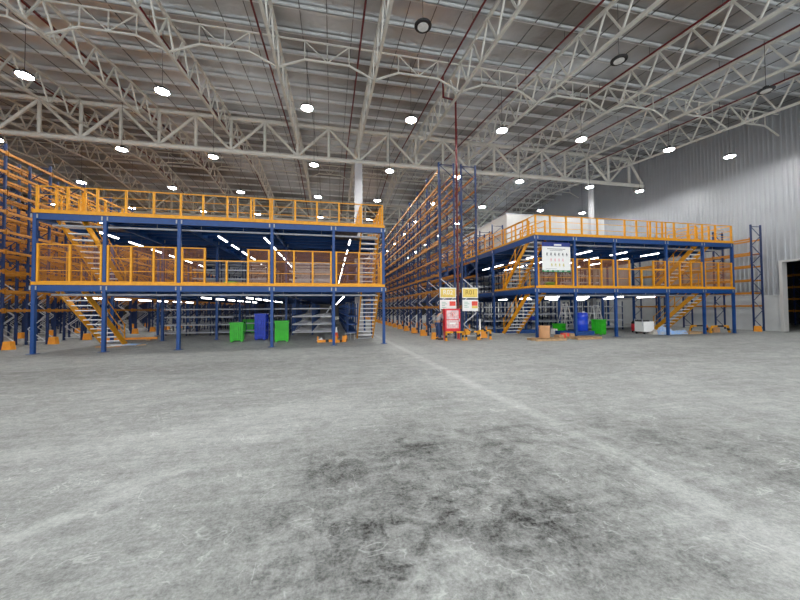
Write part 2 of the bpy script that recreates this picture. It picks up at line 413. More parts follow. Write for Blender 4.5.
v = MB().tube((0, 0, .75), (-.18, -.1, .75), .04, 8).tube((-.18, -.13, .75), (-.18, -.1, .75), .1, 12); v.build('valve_wheel', RED, t)

# ------------------------------------------------------------------ high bay lamps
def lamp_thing(label, loc, rooflen, lit=True):
    t = thing('high_bay_lamp', label, 'ceiling lamp', loc, group='round high bay lamps' if lit else 'unlit round high bay lamps')
    place('housing', LH, t)
    place('lens', LL if lit else LO, t)
    MB().tube((0, 0, .2), (0, 0, rooflen), .012, 5).build('cable', RODM, t)
LH = MB().lathe([(.28, 0), (.3, .02), (.3, .06), (.12, .1), (.1, .2), (.03, .24)], 18).mesh('housing', BLACK)
LL = MB().lathe([(.26, -.012), (.26, -.002)], 18).mesh('lens', BAY)
LO = MB().lathe([(.19, -.014), (.19, -.002)], 18).mesh('lens', OFF)
LZ = 11.3
LXs = [-30.6, -24.6, -18.4, -12.3, -7.3, -1.14, 4.0, 9.1, 14.1, 20.35, 25.2]
LYs = [-2.0, 4.3, 15.95, 22.25, 28.6, 34.9, 41.2, 47.5, 53.8, 60.1]  # first two rows: out-of-view lamps added to light the foreground floor
for j, yy in enumerate(LYs):
    for i, x in enumerate(LXs):
        lz = min(LZ, rz_(yy)-1.0)
        lamp_thing(('lit round ceiling lamp in the %s row, %s from the left-hand wall' % (ORD[j-2], NTH[i])) if j > 1 else ('added unseen round ceiling lamp above the %s part of the bare floor, %s from the left' % (('rear', 'front')[j], NTH[i])), (x, yy, lz), rz_(yy)+.1-lz)
for (u, v), lab in (((423, 27), 'unlit round high bay lamp left of the red riser pipe top'), ((619, 61), 'unlit round high bay lamp between red pipes on the right'), ((766, 91), 'unlit round high bay lamp close to the right-hand wall')):
    p = at(u, v, 'Z', 11.4); lamp_thing(lab, p, rz_(p[1])+.1-11.4, False)

# ------------------------------------------------------------------ pallet racks
def upright_mesh(w, h, light=3.2):
    b = MB()
    for x in (0, w):
        b.use(0).box(x-.045, x+.045, -.035, .035, .01, h); b.box(x-.09, x+.09, -.07, .07, 0, .012)
        b.use(2)
        for k in range(int(h/.3)): b.box(x-.012, x+.012, -.038, -.034, .2+k*.3, .24+k*.3)
    n = int(h/.62); s = (h-.3)/n
    for k in range(n):
        z0, z1 = .15+k*s, .15+(k+1)*s
        b.use(1 if z0 < light else 0)
        b.bar((.04 if k % 2 else w-.04, 0, z0), (w-.04 if k % 2 else .04, 0, z1), .028, .035)
        if k % 4 == 0: b.bar((.04, 0, z0), (w-.04, 0, z0), .028, .035)
    b.use(0).bar((.04, 0, h-.12), (w-.04, 0, h-.12), .03, .04)
    return b.mesh('upright_frame', [NAVY, GALV, BLACK])
def beam_mesh(L):
    b = MB().box(-.025, .025, .04, L-.04, -.055, .055).box(.0, .045, .04, L-.04, -.055, .02)
    b.box(-.03, .03, .03, .06, -.11, .11).box(-.03, .03, L-.06, L-.03, -.11, .11); return b
def rack(x, w, Y, nb, L, levels, top, label, z=0, light=3.2, group=None, light_mat=None, name='pallet_rack'):
    t = thing(name, label, 'pallet rack', (x, Y, z), group=group)
    um = upright_mesh(w, top, light)
    for k in range(nb+1): place('upright_frame', um, t, (0, k*L, 0))
    bm_ = beam_mesh(L); me = bm_.mesh('beam', ORG); far = MB(); cnt = 0
    for k in range(nb):
        for lv in levels:
            for xx, sg in ((-.06, 1), (w+.06, -1)):
                if cnt < 100:
                    o = place('beam', me, t, (xx, k*L, lv)); cnt += 1
                    if sg < 0: o.scale = (-1, 1, 1)
                else:
                    far._add([(a*sg+xx, c+k*L, d+lv) for a, c, d in bm_.v], bm_.f)
    if far.v: stuff(far.build('beam', ORG, t))
    return t
LVA = [1.7, 2.58, 3.44, 4.3, 5.15, 5.9, 6.62, 7.4, 8.2, 9.05]
LVL = [1.68, 2.52, 3.38, 4.24, 5.1, 5.96, 6.82, 7.68, 8.52]
rack(5.69, .85, 16.64, 20, 2.27, LVA, 9.57, 'tall blue and orange empty rack behind the red fire cabinet, left of the riser pipe')
rack(6.97, .85, 16.64, 20, 2.27, LVA, 9.57, 'tall blue and orange empty rack just right of the red riser pipe')
for i, x in enumerate((-14.72, -16.0, -19.6, -20.9, -24.5, -25.8, -29.4, -30.7)):
    rack(x, .85, 10.3, 20, 2.3, LVL, 8.95, 'tall orange-beamed empty rack left of the left mezzanine, %s row outwards' % NTH[i], group='rack rows along the left side of the hall')
rack(26.85, .85, 16.0, 4, 2.15, [1.64, 2.49, 3.33, 4.25, 5.09, 6.01], 6.97, 'short blue rack with orange beams standing against the right-hand wall', light=0)
rack(13.05, .95, 24.7, 8, 2.3, [1.2, 2.35], 3.05, 'low blue and orange rack on the right mezzanine deck beside the white cabin', z=ZD2, light=0)
rack(11.5, .85, 24.7, 8, 2.3, [1.0, 1.9], 2.2, 'lower open blue rack on the left edge of the right mezzanine deck', z=ZD2, light=0)
for i, yy in enumerate((11.5, 15.2)):
    pass
rack(XW+9.5, .9, 6, 8, 2.3, [1.2, 2.2, 3.2, 4.2], 5, 'dim storage rack seen through the doorway in the right-hand wall', light=0)

# orange post guards
gb = MB().poly([(-.17, -.0), (.17, 0), (.12, .36), (-.12, .36)], -.12, .12).mesh('guard_base', ORC)
gp = MB().box(.2, .26, -.03, .03, 0, .62).mesh('guard_post', ORC)
gk = MB().box(.195, .265, -.035, .035, .22, .34).mesh('black_band', BLACK)
def guard(x, y, label, group, post=True):
    t = thing('rack_post_guard', label, 'rack guard', (x, y, 0), group=group)
    place('guard_base', gb, t)
    if post:
        p = place('guard_post', gp, t); place('black_band', gk, p)
for k in range(18): guard(5.36, 16.5+.12+2.27*k, 'orange guard left of the rack behind the fire cabinet, %s' % ORD[k], 'orange guards along the central rack')
for k in range(8): guard(8.12, 16.5+.12+2.27*k, 'orange guard on the right-hand side of the two central racks, %s' % ORD[k], 'orange guards right of the central racks')
for k in range(14):
    guard(-13.6, 14.9+2.3*k, 'orange guard beside the rack row closest to the left mezzanine, %s' % ORD[k], 'orange guards along the left rack row', False)
for k in range(9): guard(-18.5, 19.5+2.3*k, 'orange guard beside the third rack row left of the left mezzanine, %s' % ORD[k], 'orange guards deeper among the left racks', False)

# ------------------------------------------------------------------ mezzanines
def rail(parent, p0, p1, z, h, posts, mids=(1/3, 2/3), toe=True, mesh=False, wpost=.075, name='guardrail', end=True):
    p0 = np.array([*p0, z], float); p1 = np.array([*p1, z], float); u = np.array([0, 0, 1.])
    b = MB()
    b.bar(p0+u*(h-.02), p1+u*(h-.02), .04, .04)
    for m in mids: b.bar(p0+u*h*m, p1+u*h*m, .022, .022)
    if toe: b.bar(p0+u*.06, p1+u*.06, .02, .1)
    g = b.build(name, YEL, parent)
    for f in posts:
        q = p0+(p1-p0)*f
        MB().box(q[0]-wpost/2, q[0]+wpost/2, q[1]-wpost/2, q[1]+wpost/2, z, z+h).build('rail_post', YEL, g)
    if mesh:
        d = p1-p0; Ln = np.linalg.norm(d); w = MB(); n = int(Ln/.05)
        for k in range(1, n): w.bar(p0+d*k/n+u*.1, p0+d*k/n+u*(h-.04), .006, .006, (0, 1, 0))
        for k in range(2, int(h/.05)): w.bar(p0+u*k*.05, p1+u*k*.05, .006, .006)
        w.build('wire_mesh', WIRE, g)
    return g
def stair(parent, x0, x1, yb, yt, z0, z1, hand, n=12):
    """rises towards the front (from yb down to yt)"""
    b = MB()
    d = np.array([0, yt-yb, z1-z0]);
    for x in (x0, x1):
        b.bar((x, yb, z0+.02), (x, yt, z1-.05), .05, .24, (0, 0, 1))
    b.box(x0-.03, x0+.03, yb-.05, yb+.12, z0, z0+.14).box(x1-.03, x1+.03, yb-.05, yb+.12, z0, z0+.14)
    s = b.build('staircase', YEL, parent)
    tm = MB().box(x0+.03, x1-.03, -.13, .11, -.02, .02).mesh('tread', SHELW)
    for k in range(1, n+1):
        f = k/(n+1.)
        place('tread', tm, s, (0, yb+(yt-yb)*f, z0+(z1-z0)*f))
    for x in hand:
        h = MB(); sd = .0
        for dz in (.95, .5): h.bar((x, yb-.05, z0+dz), (x, yt, z1+dz-.05), .028, .028)
        for f in (0.02, .5, .98):
            q = np.array([x, yb, z0])+np.array([0, yt-yb, z1-z0])*f; h.bar(q, q+np.array([0, 0, .97]), .045, .045, (0, 1, 0))
        h.build('handrail', YEL, s)
def mezz(name, label, xs, ys, stairs, gate_bay, gate2, posts2):
    x0, y0 = xs[0], ys[0]
    t = thing(name, label, 'mezzanine platform')
    pm_ = MB().box(-.06, .06, -.06, .06, 0.012, ZD2-.04).box(-.14, .14, -.12, .12, 0, .014)
    pm_.use(1)
    for z in (ZD1, ZD2):
        for s in (-1, 1): pm_.box(s*.095-.025, s*.095+.025, -.07, -.06, z-.25, z-.09)
    pme_ = pm_.mesh('post', [BLUE, CLAD])
    for i, x in enumerate(xs):
        for yy in ys: place('post', pme_, t, (x, yy, 0))
    for z in (ZD1, ZD2):
        for yi, yy in enumerate(ys):
            for a, c in zip(xs, xs[1:]):
                b = MB().box(a+.06, c-.06, yy-.035, yy+.035, z-.30, z-.04).box(a+.06, c-.06, yy-.06, yy+.06, z-.30, z-.285)
                b.build('deck_beam', BLUE, t)
        for x in xs:
            for a, c in zip(ys, ys[1:]):
                MB().box(x-.035, x+.035, a+.06, c-.06, z-.33, z-.05).build('side_beam', BLUE, t)
        j = MB()
        nj = 0
        for a, c in zip(xs, xs[1:]):
            yy = ys[0]+.77
            while yy < ys[-1]:
                skip = any(a < (sx0+sx1)/2 < c and st+.25 < yy < st+2.6 for sx0, sx1, st in stairs)
                if not skip:
                    j.box(a+.04, c-.04, yy-.03, yy+.03, z-.2, z-.045); nj += 1
                yy += .767
        stuff(j.build('joist', BLUE, t))
        # deck sheets with stair openings
        for a, c in zip(xs, xs[1:]):
            ops = [(sx0-.08, sx1+.08, st) for sx0, sx1, st in stairs if a < (sx0+sx1)/2 < c]
            b = MB()
            if ops:
                o0, o1, st = ops[0]
                b.box(a, c, ys[0]-.05, st+.12, z-.04, z); b.box(a, c, st+2.35, ys[-1], z-.04, z)
                if o0 > a: b.box(a, o0, st+.12, st+2.35, z-.04, z)
                if o1 < c: b.box(o1, c, st+.12, st+2.35, z-.04, z)
            else: b.box(a, c, ys[0]-.05, ys[-1], z-.04, z)
            b.build('deck_sheet', DECK, t)
        MB().box(xs[0]-.06, xs[-1]+.06, ys[0]-.085, ys[0]-.065, z-.05, z+.07).build('edge_trim', YEL, t)
    yf = ys[0]-.02
    # upper deck rail
    for i, (a, c) in enumerate(zip(xs, xs[1:])):
        ps = [(q-a)/(c-a) for q in posts2 if a-.1 <= q < c-.15 or (i == len(xs)-2 and q >= c-.15)]
        rail(t, (a, yf), (c, yf), ZD2, 1.04, [min(1, max(0, q)) for q in ps])
        if i == gate2:
            w = c-a
            rail(t, (a+w*.62, yf-.06), (c-.08, yf-.06), ZD2, 1.02, [0, .5, 1], name='rail_gate', wpost=.055, toe=False)
    for x in (xs[0]+.02, xs[-1]-.02):
        for a, c in zip(ys[:4], ys[1:4]): rail(t, (x, a+.05), (x, c), ZD2, 1.04, [.25, .5, .75, 1], wpost=.05)
        rail(t, (x, ys[0]+.05), (x, ys[1]), ZD1, 1.5, [.33, .66, 1], wpost=.05)
    # level one: meshed panels
    for i, (a, c) in enumerate(zip(xs, xs[1:])):
        a2, c2 = a+.12, c-.12; H = 1.56
        if i == gate_bay:
            w = c2-a2
            rail(t, (a2, yf), (a2+w*.25, yf), ZD1, H, [0, 1], mesh=True)
            rail(t, (c2-w*.25, yf), (c2, yf), ZD1, H, [0, 1], mesh=True)
            rail(t, (a2+w*.25+.04, yf), (c2-w*.25-.04, yf), ZD1, H*.67, [.5], mids=(.1,), toe=False, name='loading_gate')
            MB().box(a2+.02, a2+w*.25, yf-.06, yf-.02, ZD1+H*.64, ZD1+H*.70).box(c2-w*.25, c2-.02, yf-.06, yf-.02, ZD1+H*.64, ZD1+H*.70).build('gate_bracket', YEL, t)
        else:
            n = 3 if 2.5 < c-a < 3 else 2
            rail(t, (a2, yf), (c2, yf), ZD1, H, [k/n for k in range(n+1)], mesh=True)
    for sx0, sx1, st in stairs:
        run = 2.95
        side = (sx0,) if sx0 > 5 else (sx1,)
        stair(t, sx0, sx1, st+run, st, 0, ZD1-.02, side)
        stair(t, sx0, sx1, st+run, st, ZD1, ZD2-.02, side)
        for sx in (sx0-.06, sx1+.06): rail(t, (sx, st+.1), (sx, st+2.5), ZD2, 1.0, [0, .5, 1], toe=False)
        MB().box(sx0-.1, sx1+.1, st+run-.1, st+run+.25, 0, .03).build('stair_foot_plate', GALV, t)
    # conduit under the decks, parallel with the front
    for z in (ZD1, ZD2):
        b = MB().tube((xs[0]+.3, ys[0]+.38, z-.42), (xs[-1]-.3, ys[0]+.38, z-.42), .045, 8)
        x = xs[0]+.6
        while x < xs[-1]-.3: b.tube((x, ys[0]+.38, z-.42), (x, ys[0]+.38, z-.2), .01, 5); x += 1.7
        b.build('conduit', GALV, t)
    return t
xsL = [-11.26, -8.92, -6.25, -2.58, .09, 2.40]
ysL = [15.2+4.6*k for k in range(9)]
xsR = [10.53, 12.87, 15.45, 19.0, 21.69, 23.98]
ysR = [15.24+4.6*k for k in range(7)]
mezz('mezzanine_platform', 'two-level blue steel mezzanine with orange railings left of the central racks', xsL, ysL, [(-10.7, -9.85, 15.35), (1.38, 2.24, 15.35)], 2, 2, [-11.2, -10.2, -9.2, -8.2, -7.2, -6.2, -5.35, -4.4, -3.45, -2.6, -1.6, -.65, .34, 1.36, 2.36])
mezz('mezzanine_platform', 'two-level blue steel mezzanine with the safety poster, right of the central racks', xsR, ysR, [(10.64, 11.60, 15.9), (21.5, 22.4, 15.3)], 2, 2, [10.53, 11.4, 12.38, 13.36, 14.35, 15.33, 16.15, 16.95, 17.9, 18.75, 19.6, 20.65, 21.7, 22.7, 23.94])

# tube lights under the decks
th = MB().box(-.04, .04, -.6, .6, .02, .06).mesh('housing', SHELF)
tt = MB().tube((0, -.58, 0), (0, .58, 0), .028, 8).mesh('tube', LED)
tw = MB().tube((0, -.45, .06), (0, -.45, .38), .006, 4).tube((0, .45, .06), (0, .45, .38), .006, 4).mesh('hanger', RODM)
def tubes(x, y0, dy, n, z, lab):
    for k in range(n):
        t = thing('tube_light', 'lit white tube light %s, %s' % (lab, ORD[k]), 'tube light', (x, y0+k*dy, z), group='tube lights '+lab)
        place('housing', th, t); place('tube', tt, t); place('hanger', tw, t)
rows = ['first', 'second', 'third', 'fourth', 'fifth']
for i, x in enumerate((-9.3, -4.85, -2.95)):
    tubes(x, 16.1, 1.95, 6, 4.86, 'under the left upper deck, %s row' % rows[i])
    tubes(x-.9, 16.8, 1.95, 6, 2.2, 'under the left lower deck, %s row' % rows[i])
tubes(.85, 15.9, 2.7, 11, 4.86, 'under the left upper deck, aisle row')
tubes(.58, 17.0, 2.7, 11, 2.25, 'under the left lower deck, aisle row')
for i, x in enumerate((12.5, 14.5, 16.9, 19.2)):
    tubes(x, 16.4, 2.1, 5, 4.84, 'under the right upper deck, %s row' % rows[i])
    tubes(x+.2, 16.9, 2.8, 3, 2.25, 'under the right lower deck, %s row' % rows[i])

# ------------------------------------------------------------------ white cabin on the right deck
p0 = at(506.5, 213, 'Y', 24.5); p1 = at(604, 219, 'Y', 24.5)
t = thing('white_cabin', 'long white panel cabin standing on the right mezzanine upper deck', 'cabin', (p0[0], 24.5, ZD2))
W = p1[0]-p0[0]; H = 9.52-ZD2
MB().box(0, W, 0, 17, .02, H-.06).build('walls', WHITE, t)
MB().box(-.04, W+.04, -.04, 17.04, H-.06, H).build('roof_edge', SHELF, t)
b = MB()
for k in range(1, 9): b.box(k*W/9-.008, k*W/9+.008, -.006, .001, .02, H-.07)
b.build('panel_seam', GALV, t)

# ------------------------------------------------------------------ shelving
def shelving_proto(L, depth, H, levels, bays, label, cat='shelving', mats=None):
    t = thing('shelving_unit', label, cat, (0, 0, 0))
    pm_ = MB().box(-.025, .025, -.025, .025, 0, H).box(-.05, .05, -.05, .05, 0, .01).mesh('post', BLUE if mats else NAVY)
    for k in range(bays+1):
        for yy in (0, depth): place('post', pm_, t, (k*L/bays, yy, 0))
    s = MB().box(.0, L, -.035, depth+.035, -.02, 0).box(0, L, -.04, -.025, -.075, .0).box(0, L, depth+.025, depth+.04, -.075, .0).mesh('shelf', mats or SHELF)
    for z in levels: place('shelf', s, t, (0, 0, z))
    b = MB()
    for k in range(bays): b.bar((k*L/bays, depth, .1), ((k+1)*L/bays, depth, H-.1), .01, .02)
    b.build('back_brace', GALV if mats else NAVY, t)
    return t
LV = [.22, .72, 1.22, 1.72]
def block(L, x, ys_, z, bays, lab, H=2.05, m=None):
    pr = None
    for k, yy in enumerate(ys_):
        l = '%s, %s' % (lab, ORD[k])
        if pr is None:
            pr = shelving_proto(L, .55, H, LV, bays, l, mats=m); pr.location = (x, yy, z); pr['group'] = lab
        else: dup(pr, (x, yy, z), l)
block(2.45, -2.46, [21.67+1.5333*k for k in range(10)], 0, 2, 'white shelving row on the floor left of the long aisle', m=SHELW)
block(4.2, -10.5, [23.2+1.5333*k for k in range(9)], 0, 3, 'white shelving row on the floor behind the left-hand stairs')
block(2.9, -5.9, [24.73+1.5333*k for k in range(8)], 0, 2, 'white shelving row on the floor behind the green and blue bins')
block(2.45, -2.46, [20.13+1.5333*k for k in range(10)], ZD1, 2, 'white shelving row on the left mezzanine deck beside the aisle', 1.95, SHELW)
block(3.9, -7.6, [20.13+1.5333*k for k in range(8)], ZD1, 3, 'white shelving row on the left mezzanine deck behind the loading gate', 1.95)
block(3.9, 13.4, [20.05+1.5333*k for k in range(6)], 0, 2, 'white shelving row on the floor behind the blue barrel', 2.05)
block(3.3, 17.6, [20.05+1.5333*k for k in range(6)], 0, 2, 'white shelving row on the floor right of the far ladder', 2.05)
block(2.1, 10.65, [21.58+1.5333*k for k in range(6)], 0, 2, 'white shelving row on the floor behind the right mezzanine stairs', 2.05)
block(5.9, 12.98, [20.05+1.5333*k for k in range(7)], ZD1, 4, 'white shelving row on the right mezzanine deck behind the poster', 1.95)
# long runs beside the aisle
def aisle_run(x, y0, n, L, z, label):
    t = thing('shelving_run', label, 'shelving', (x, y0, z))
    pm_ = MB().box(-.03, .03, -.03, .03, 0, 2.0).mesh('post', BLUE)
    for k in range(n+1):
        for xx in (0, .6): place('post', pm_, t, (xx, k*L, 0))
    for lv in LV:
        MB().box(-.03, .63, 0, n*L, lv-.06, lv).build('shelf', BLUD, t)
aisle_run(.98, 20.5, 14, 1.8, 0, 'long blue shelving run on the floor right of the aisle behind the stairs')
aisle_run(.98, 20.5, 14, 1.8, ZD1, 'long blue shelving run on the mezzanine deck right of the aisle')

# ------------------------------------------------------------------ signs, cabinet
FONT = {'R': ['110', '101', '110', '101', '101'], '0': ['111', '101', '101', '101', '111'], '1': ['010', '110', '010', '010', '111'], '2': ['111', '001', '111', '100', '111']}
def text_obj(s, size, mt, parent, loc, name='lettering'):
    cu = bpy.data.curves.new('lettering', 'FONT'); cu.body = s; cu.size = size; cu.extrude = .002; cu.align_x = 'CENTER'; cu.align_y = 'CENTER'
    cu.resolution_u = 4
    tmp = bpy.data.objects.new('lettering', cu); me = bpy.data.meshes.new_from_object(tmp); bpy.data.objects.remove(tmp)
    me.materials.clear(); me.materials.append(mt)
    o = bpy.data.objects.new(name, me); C.objects.link(o); o.parent = parent; o.location = loc; o.rotation_euler = (PI/2, 0, 0); return o
for x, s, lab in ((6.115, 'R02', 'yellow aisle sign reading R02 above the red fire cabinet'), (7.39, 'R01', 'yellow aisle sign reading R01 right of the riser pipe')):
    t = thing('aisle_sign', lab, 'sign', (x, 16.57, 2.47), group='yellow aisle signs on the rack ends')
    MB().box(-.46, .46, -.008, .012, -.29, .28).build('sign_plate', SIGNW, t)
    MB().box(-.42, .42, -.012, -.008, -.24, .23).build('yellow_field', SIGNY, t)
    text_obj(s, .36, SIGNW if s == 'R02' else INKB, t, (0, -.014, .02))
    MB().box(-.3, .3, -.014, -.012, -.21, -.185).build('small_print_line', SIGNO, t)
for x, lab in ((6.12, 'white notice board with red block, half hidden behind the red fire cabinet'), (7.4, 'white notice board with red and yellow picture below the R01 sign')):
    t = thing('notice_board', lab, 'sign', (x, 16.57, 1.79), group='white notices on the rack ends')
    MB().box(-.46, .46, -.006, .012, -.31, .31).build('board', SIGNW, t)
    MB().box(.08, .42, -.011, -.006, -.02, .22).build('red_block', SIGNR, t)
    if x > 7: MB().box(.08, .42, -.012, -.006, -.16, -.03).build('yellow_block', SIGNY, t)
    b = MB()
    for k, w in enumerate((.22, .3, .18, .26)): b.box(-.36, -.36+w, -.010, -.006, .16-k*.09, .19-k*.09)
    b.build('print_lines', INKG, t)
t = thing('fire_cabinet', 'red fire hose cabinet with glazed door at the end of the central racks', 'fire cabinet', (6.13, 16.1, 0))
MB().box(-.42, .42, -.12, .16, .45, 1.62).build('cabinet_body', REDB, t)
d = MB().box(-.42, -.33, -.15, -.12, .45, 1.62).box(.33, .42, -.15, -.12, .45, 1.62).box(-.33, .33, -.15, -.12, .45, .60).box(-.33, .33, -.15, -.12, 1.53, 1.62).build('door', REDB, t)
MB().box(-.33, .33, -.14, -.13, .60, 1.53).build('glass', GLASSW, d)
MB().box(-.33, .33, -.147, -.140, 1.03, 1.07).build('crossbar', REDB, d)
MB().box(.34, .37, -.19, -.15, .95, 1.1).build('handle', GALV, d)
b = MB()
for r, z in ((.13, 1.3),):
    for k in range(20):
        a = 2*PI*k/20; c = 2*PI*(k+1)/20; b.bar((r*math.cos(a), -.145, z+r*math.sin(a)), (r*math.cos(c), -.145, z+r*math.sin(c)), .012, .02, (0, 1, 0))
b.box(-.012, .012, -.15, -.14, 1.2, 1.4).box(-.07, .07, -.15, -.14, 1.28, 1.3); b.build('round_emblem', SIGNR, d)
MB().box(-.16, .16, -.15, -.14, .82, .9).build('white_label', SIGNW, d)
for x in (-.38, .38):
    for yy in (-.08, .12): MB().box(x-.02, x+.02, yy-.02, yy+.02, 0, .45).build('leg', REDB, t)
def hoop(x0, x1, Y, h, label):
    t = thing('floor_guard_rail', label, 'guard rail', (x0, Y, 0), group='yellow and black guard rails before the rack ends')
    w = x1-x0
    MB().bar((0, 0, h), (w, 0, h), .08, .08).build('top_rail', YEL, t)
    for x in (0.04, w-.04):
        l = MB().box(x-.04, x+.04, -.04, .04, 0, h).build('leg', YEL, t)
        MB().box(x-.043, x+.043, -.043, .043, h*.35, h*.65).build('black_band', BLACK, l)
        MB().box(x-.09, x+.09, -.09, .09, 0, .015).build('foot_plate', YEL, l)
    MB().box(w/2-.09, w/2+.09, -.043, .043, h-.043, h+.043).build('black_band', BLACK, t)
hoop(5.62, 6.6, 15.65, .42, 'yellow and black floor guard rail in front of the red fire cabinet')
hoop(6.72, 7.45, 15.7, .42, 'yellow and black floor guard rail below the R01 sign')
hoop(7.5, 8.2, 15.8, .46, 'yellow and black floor guard rail at the right corner of the rack ends')
b = MB()
t = thing('barrier_post', 'slim white post standing between guard rails in front of the right-hand central rack', 'post', (7.72, 16.1, 0))
MB().tube((0, 0, 0.02), (0, 0, 1.05), .045, 10).build('pole', SIGNW, t); MB().tube((0, 0, 0), (0, 0, .03), .14, 14).build('base', BLACK, t)

# safety poster
pa = at(541, 246, 'Y', 15.0); pb = at(569.5, 271, 'Y', 15.0)
PX0, PX1, PZ0, PZ1 = 10.72, 12.40, 3.60, 4.84
t = thing('safety_poster', 'white safety poster with blue header and rows of pictograms on the right mezzanine', 'poster', (PX0, 14.98, PZ0))
w, h = PX1-PX0, PZ1-PZ0
MB().box(0, w, -.004, .012, 0, h).build('board', SIGNW, t)
MB().box(0, w, -.008, .012, h, h+.22).build('blue_header', SIGNB, t)
MB().box(0, w, -.008, .012, -.10, 0).build('green_footer', SIGNG, t)
b = MB(); b.box(.55*w-.22, .55*w+.22, -.012, -.008, h+.05, h+.13); b.build('header_mark', SIGNW, t)
b = MB(); b.box(.18*w, .82*w, -.009, -.004, h-.14, h-.115).box(.27*w, .73*w, -.009, -.004, h-.21, h-.195).box(.12*w, .5*w, -.009, -.004, .07, .08)
b.build('title_lines', INK, t)
def picto(x, z, m, k):
    b = MB(); b.tube((x, -.009, z+.075), (x, -.003, z+.075), .025, 10)
    b.box(x-.03, x+.03, -.009, -.004, z-.01, z+.045)
    b.bar((x-.03, -.006, z+.03), (x-.05-(k % 2)*.02, -.006, z-.01), .006, .018, (0, 1, 0)).bar((x+.03, -.006, z+.03), (x+.05, -.006, z+.06-(k % 3)*.04), .006, .018, (0, 1, 0))
    b.bar((x-.015, -.006, z-.01), (x-.035+(k % 3)*.012, -.006, z-.08), .006, .022, (0, 1, 0)).bar((x+.015, -.006, z-.01), (x+.035, -.006, z-.08), .006, .022, (0, 1, 0))
    b.build('pictogram', m, t)
for k in range(6): picto(w*(.17+.14*k), h-.42, INK, k)
for k in range(4): picto(w*(.31+.14*k), h-.72, SIGNP, k+1)
for k in range(4): picto(w*(.33+.14*k), h-.98, SIGNO, k+2)
b = MB()
for k in range(5): b.box(w*(.05+.18*k), w*(.15+.18*k), -.011, -.008, -.06, -.03)
b.build('footer_text', SIGNW, t)

# ------------------------------------------------------------------ goods and litter on the floor
def tote(name, u, v, w, d, h, m, label, cat='bin', z=0, rz=0., rows=2):
    p = at(u, v); t = thing(name, label, cat, (p[0], p[1]+d/2, z), rz)
    b = MB().box(-w/2+.045, w/2-.045, -d/2+.045, d/2-.045, .06, h-.05)
    for k in range(7):
        x = -w/2+.05+k*(w-.1)/6; b.box(x-.015, x+.015, -d/2, d/2, .07, h-.06)
    for k in range(5):
        yy = -d/2+.05+k*(d-.1)/4; b.box(-w/2, w/2, yy-.015, yy+.015, .07, h-.06)
    for k in range(1, rows): b.box(-w/2-.005, w/2+.005, -d/2-.005, d/2+.005, h*k/rows-.02, h*k/rows+.02)
    b.build('body', m, t)
    MB().box(-w/2-.02, w/2+.02, -d/2-.02, d/2+.02, h-.06, h).build('rim', m, t)
    for sx in (-1, 1):
        for sy in (-1, 1): MB().box(sx*(w/2-.08)-.05, sx*(w/2-.08)+.05, sy*(d/2-.08)-.05, sy*(d/2-.08)+.05, 0, .07).build('foot', m, t)
    MB().box(-w*.15, w*.15, -d/2-.018, -d/2, h*.6, h*.75).build('label_panel', m, t)
    return t
tote('plastic_bin', 235.5, 342, .62, .6, 1.0, GREEN, 'green ribbed plastic bin left of the tall blue bin', rz=.12)
tote('plastic_bin', 260.5, 340, .58, .6, 1.42, BLUP, 'tall blue ribbed plastic bin between two green bins', rz=-.1, rows=6)
tote('plastic_bin', 281, 342, .66, .62, 1.07, GREEN, 'taller green ribbed plastic bin beside the white shelving row', rz=.1)
tote('plastic_bin', 248, 333, .7, .6, .95, GREEN, 'green plastic bin farther back behind the tall blue bin')
tote('plastic_bin', 603, 334.8, .55, .6, .9, GREEN, 'green ribbed plastic bin standing before the right-hand ladder', rz=.35, rows=3)
tote('plastic_crate', 562, 333.5, .62, .5, .62, GREEN, 'small green crate among the litter under the right mezzanine', 'crate', rz=.2, rows=1)
tote('plastic_crate', 545, 327, .5, .4, .3, BLUP, 'small blue crate on a white shelf behind the cardboard drum', 'crate', z=.72+.0, rows=1).location = (14.0, 20.85, .72)
tote('plastic_crate', 240, 280, .5, .4, .35, GREEN, 'green crate on the left mezzanine deck behind the loading gate', 'crate', rows=1).location = (-5.0, 17.9, ZD1)
tote('plastic_crate', 240, 280, .5, .4, .35, GREEN, 'green crate on the right mezzanine deck under the poster', 'crate', rows=1).location = (12.2, 16.3, ZD1)
tote('plastic_crate', 240, 280, .3, .3, .22, ORC, 'small red-orange crate on the right mezzanine deck', 'crate', rows=1).location = (12.85, 16.4, ZD1)
# blue barrel on blue pallet
def pallet(x, y, z, w, d, m, label, rz=0., name='pallet'):
    t = thing(name, label, 'pallet', (x, y, z), rz)
    for yy in (-d/2+.05, 0, d/2-.05):
        MB().box(-w/2, w/2, yy-.045, yy+.045, 0, .09).build('runner', m, t)
    n = 7
    for k in range(n):
        x_ = -w/2+.05+k*(w-.1)/(n-1); MB().box(x_-.045, x_+.045, -d/2, d/2, .09, .115).build('deck_board', m, t)
    return t
p = at(569, 336); 
for k in range(2): pallet(p[0]+1.0, p[1]+.75, k*.115, 1.9, 1.0, BLUD, 'blue plastic pallet under the blue barrel, %s of the two' % ('lower', 'upper')[k], name='plastic_pallet')
t = thing('barrel', 'large bright blue plastic barrel on blue pallets under the right mezzanine', 'barrel', (p[0]+1.45, p[1]+.75, .23))
MB().lathe([(.36, 0), (.39, .05), (.39, .35), (.405, .37), (.405, .41), (.39, .43), (.39, .8), (.405, .82), (.405, .86), (.39, .88), (.39, 1.02), (.34, 1.08)], 28).build('body', BLUP, t)
MB().lathe([(.07, 1.08), (.07, 1.16)], 12, (.1, -.1, 0)).build('cap', SIGNW, t)
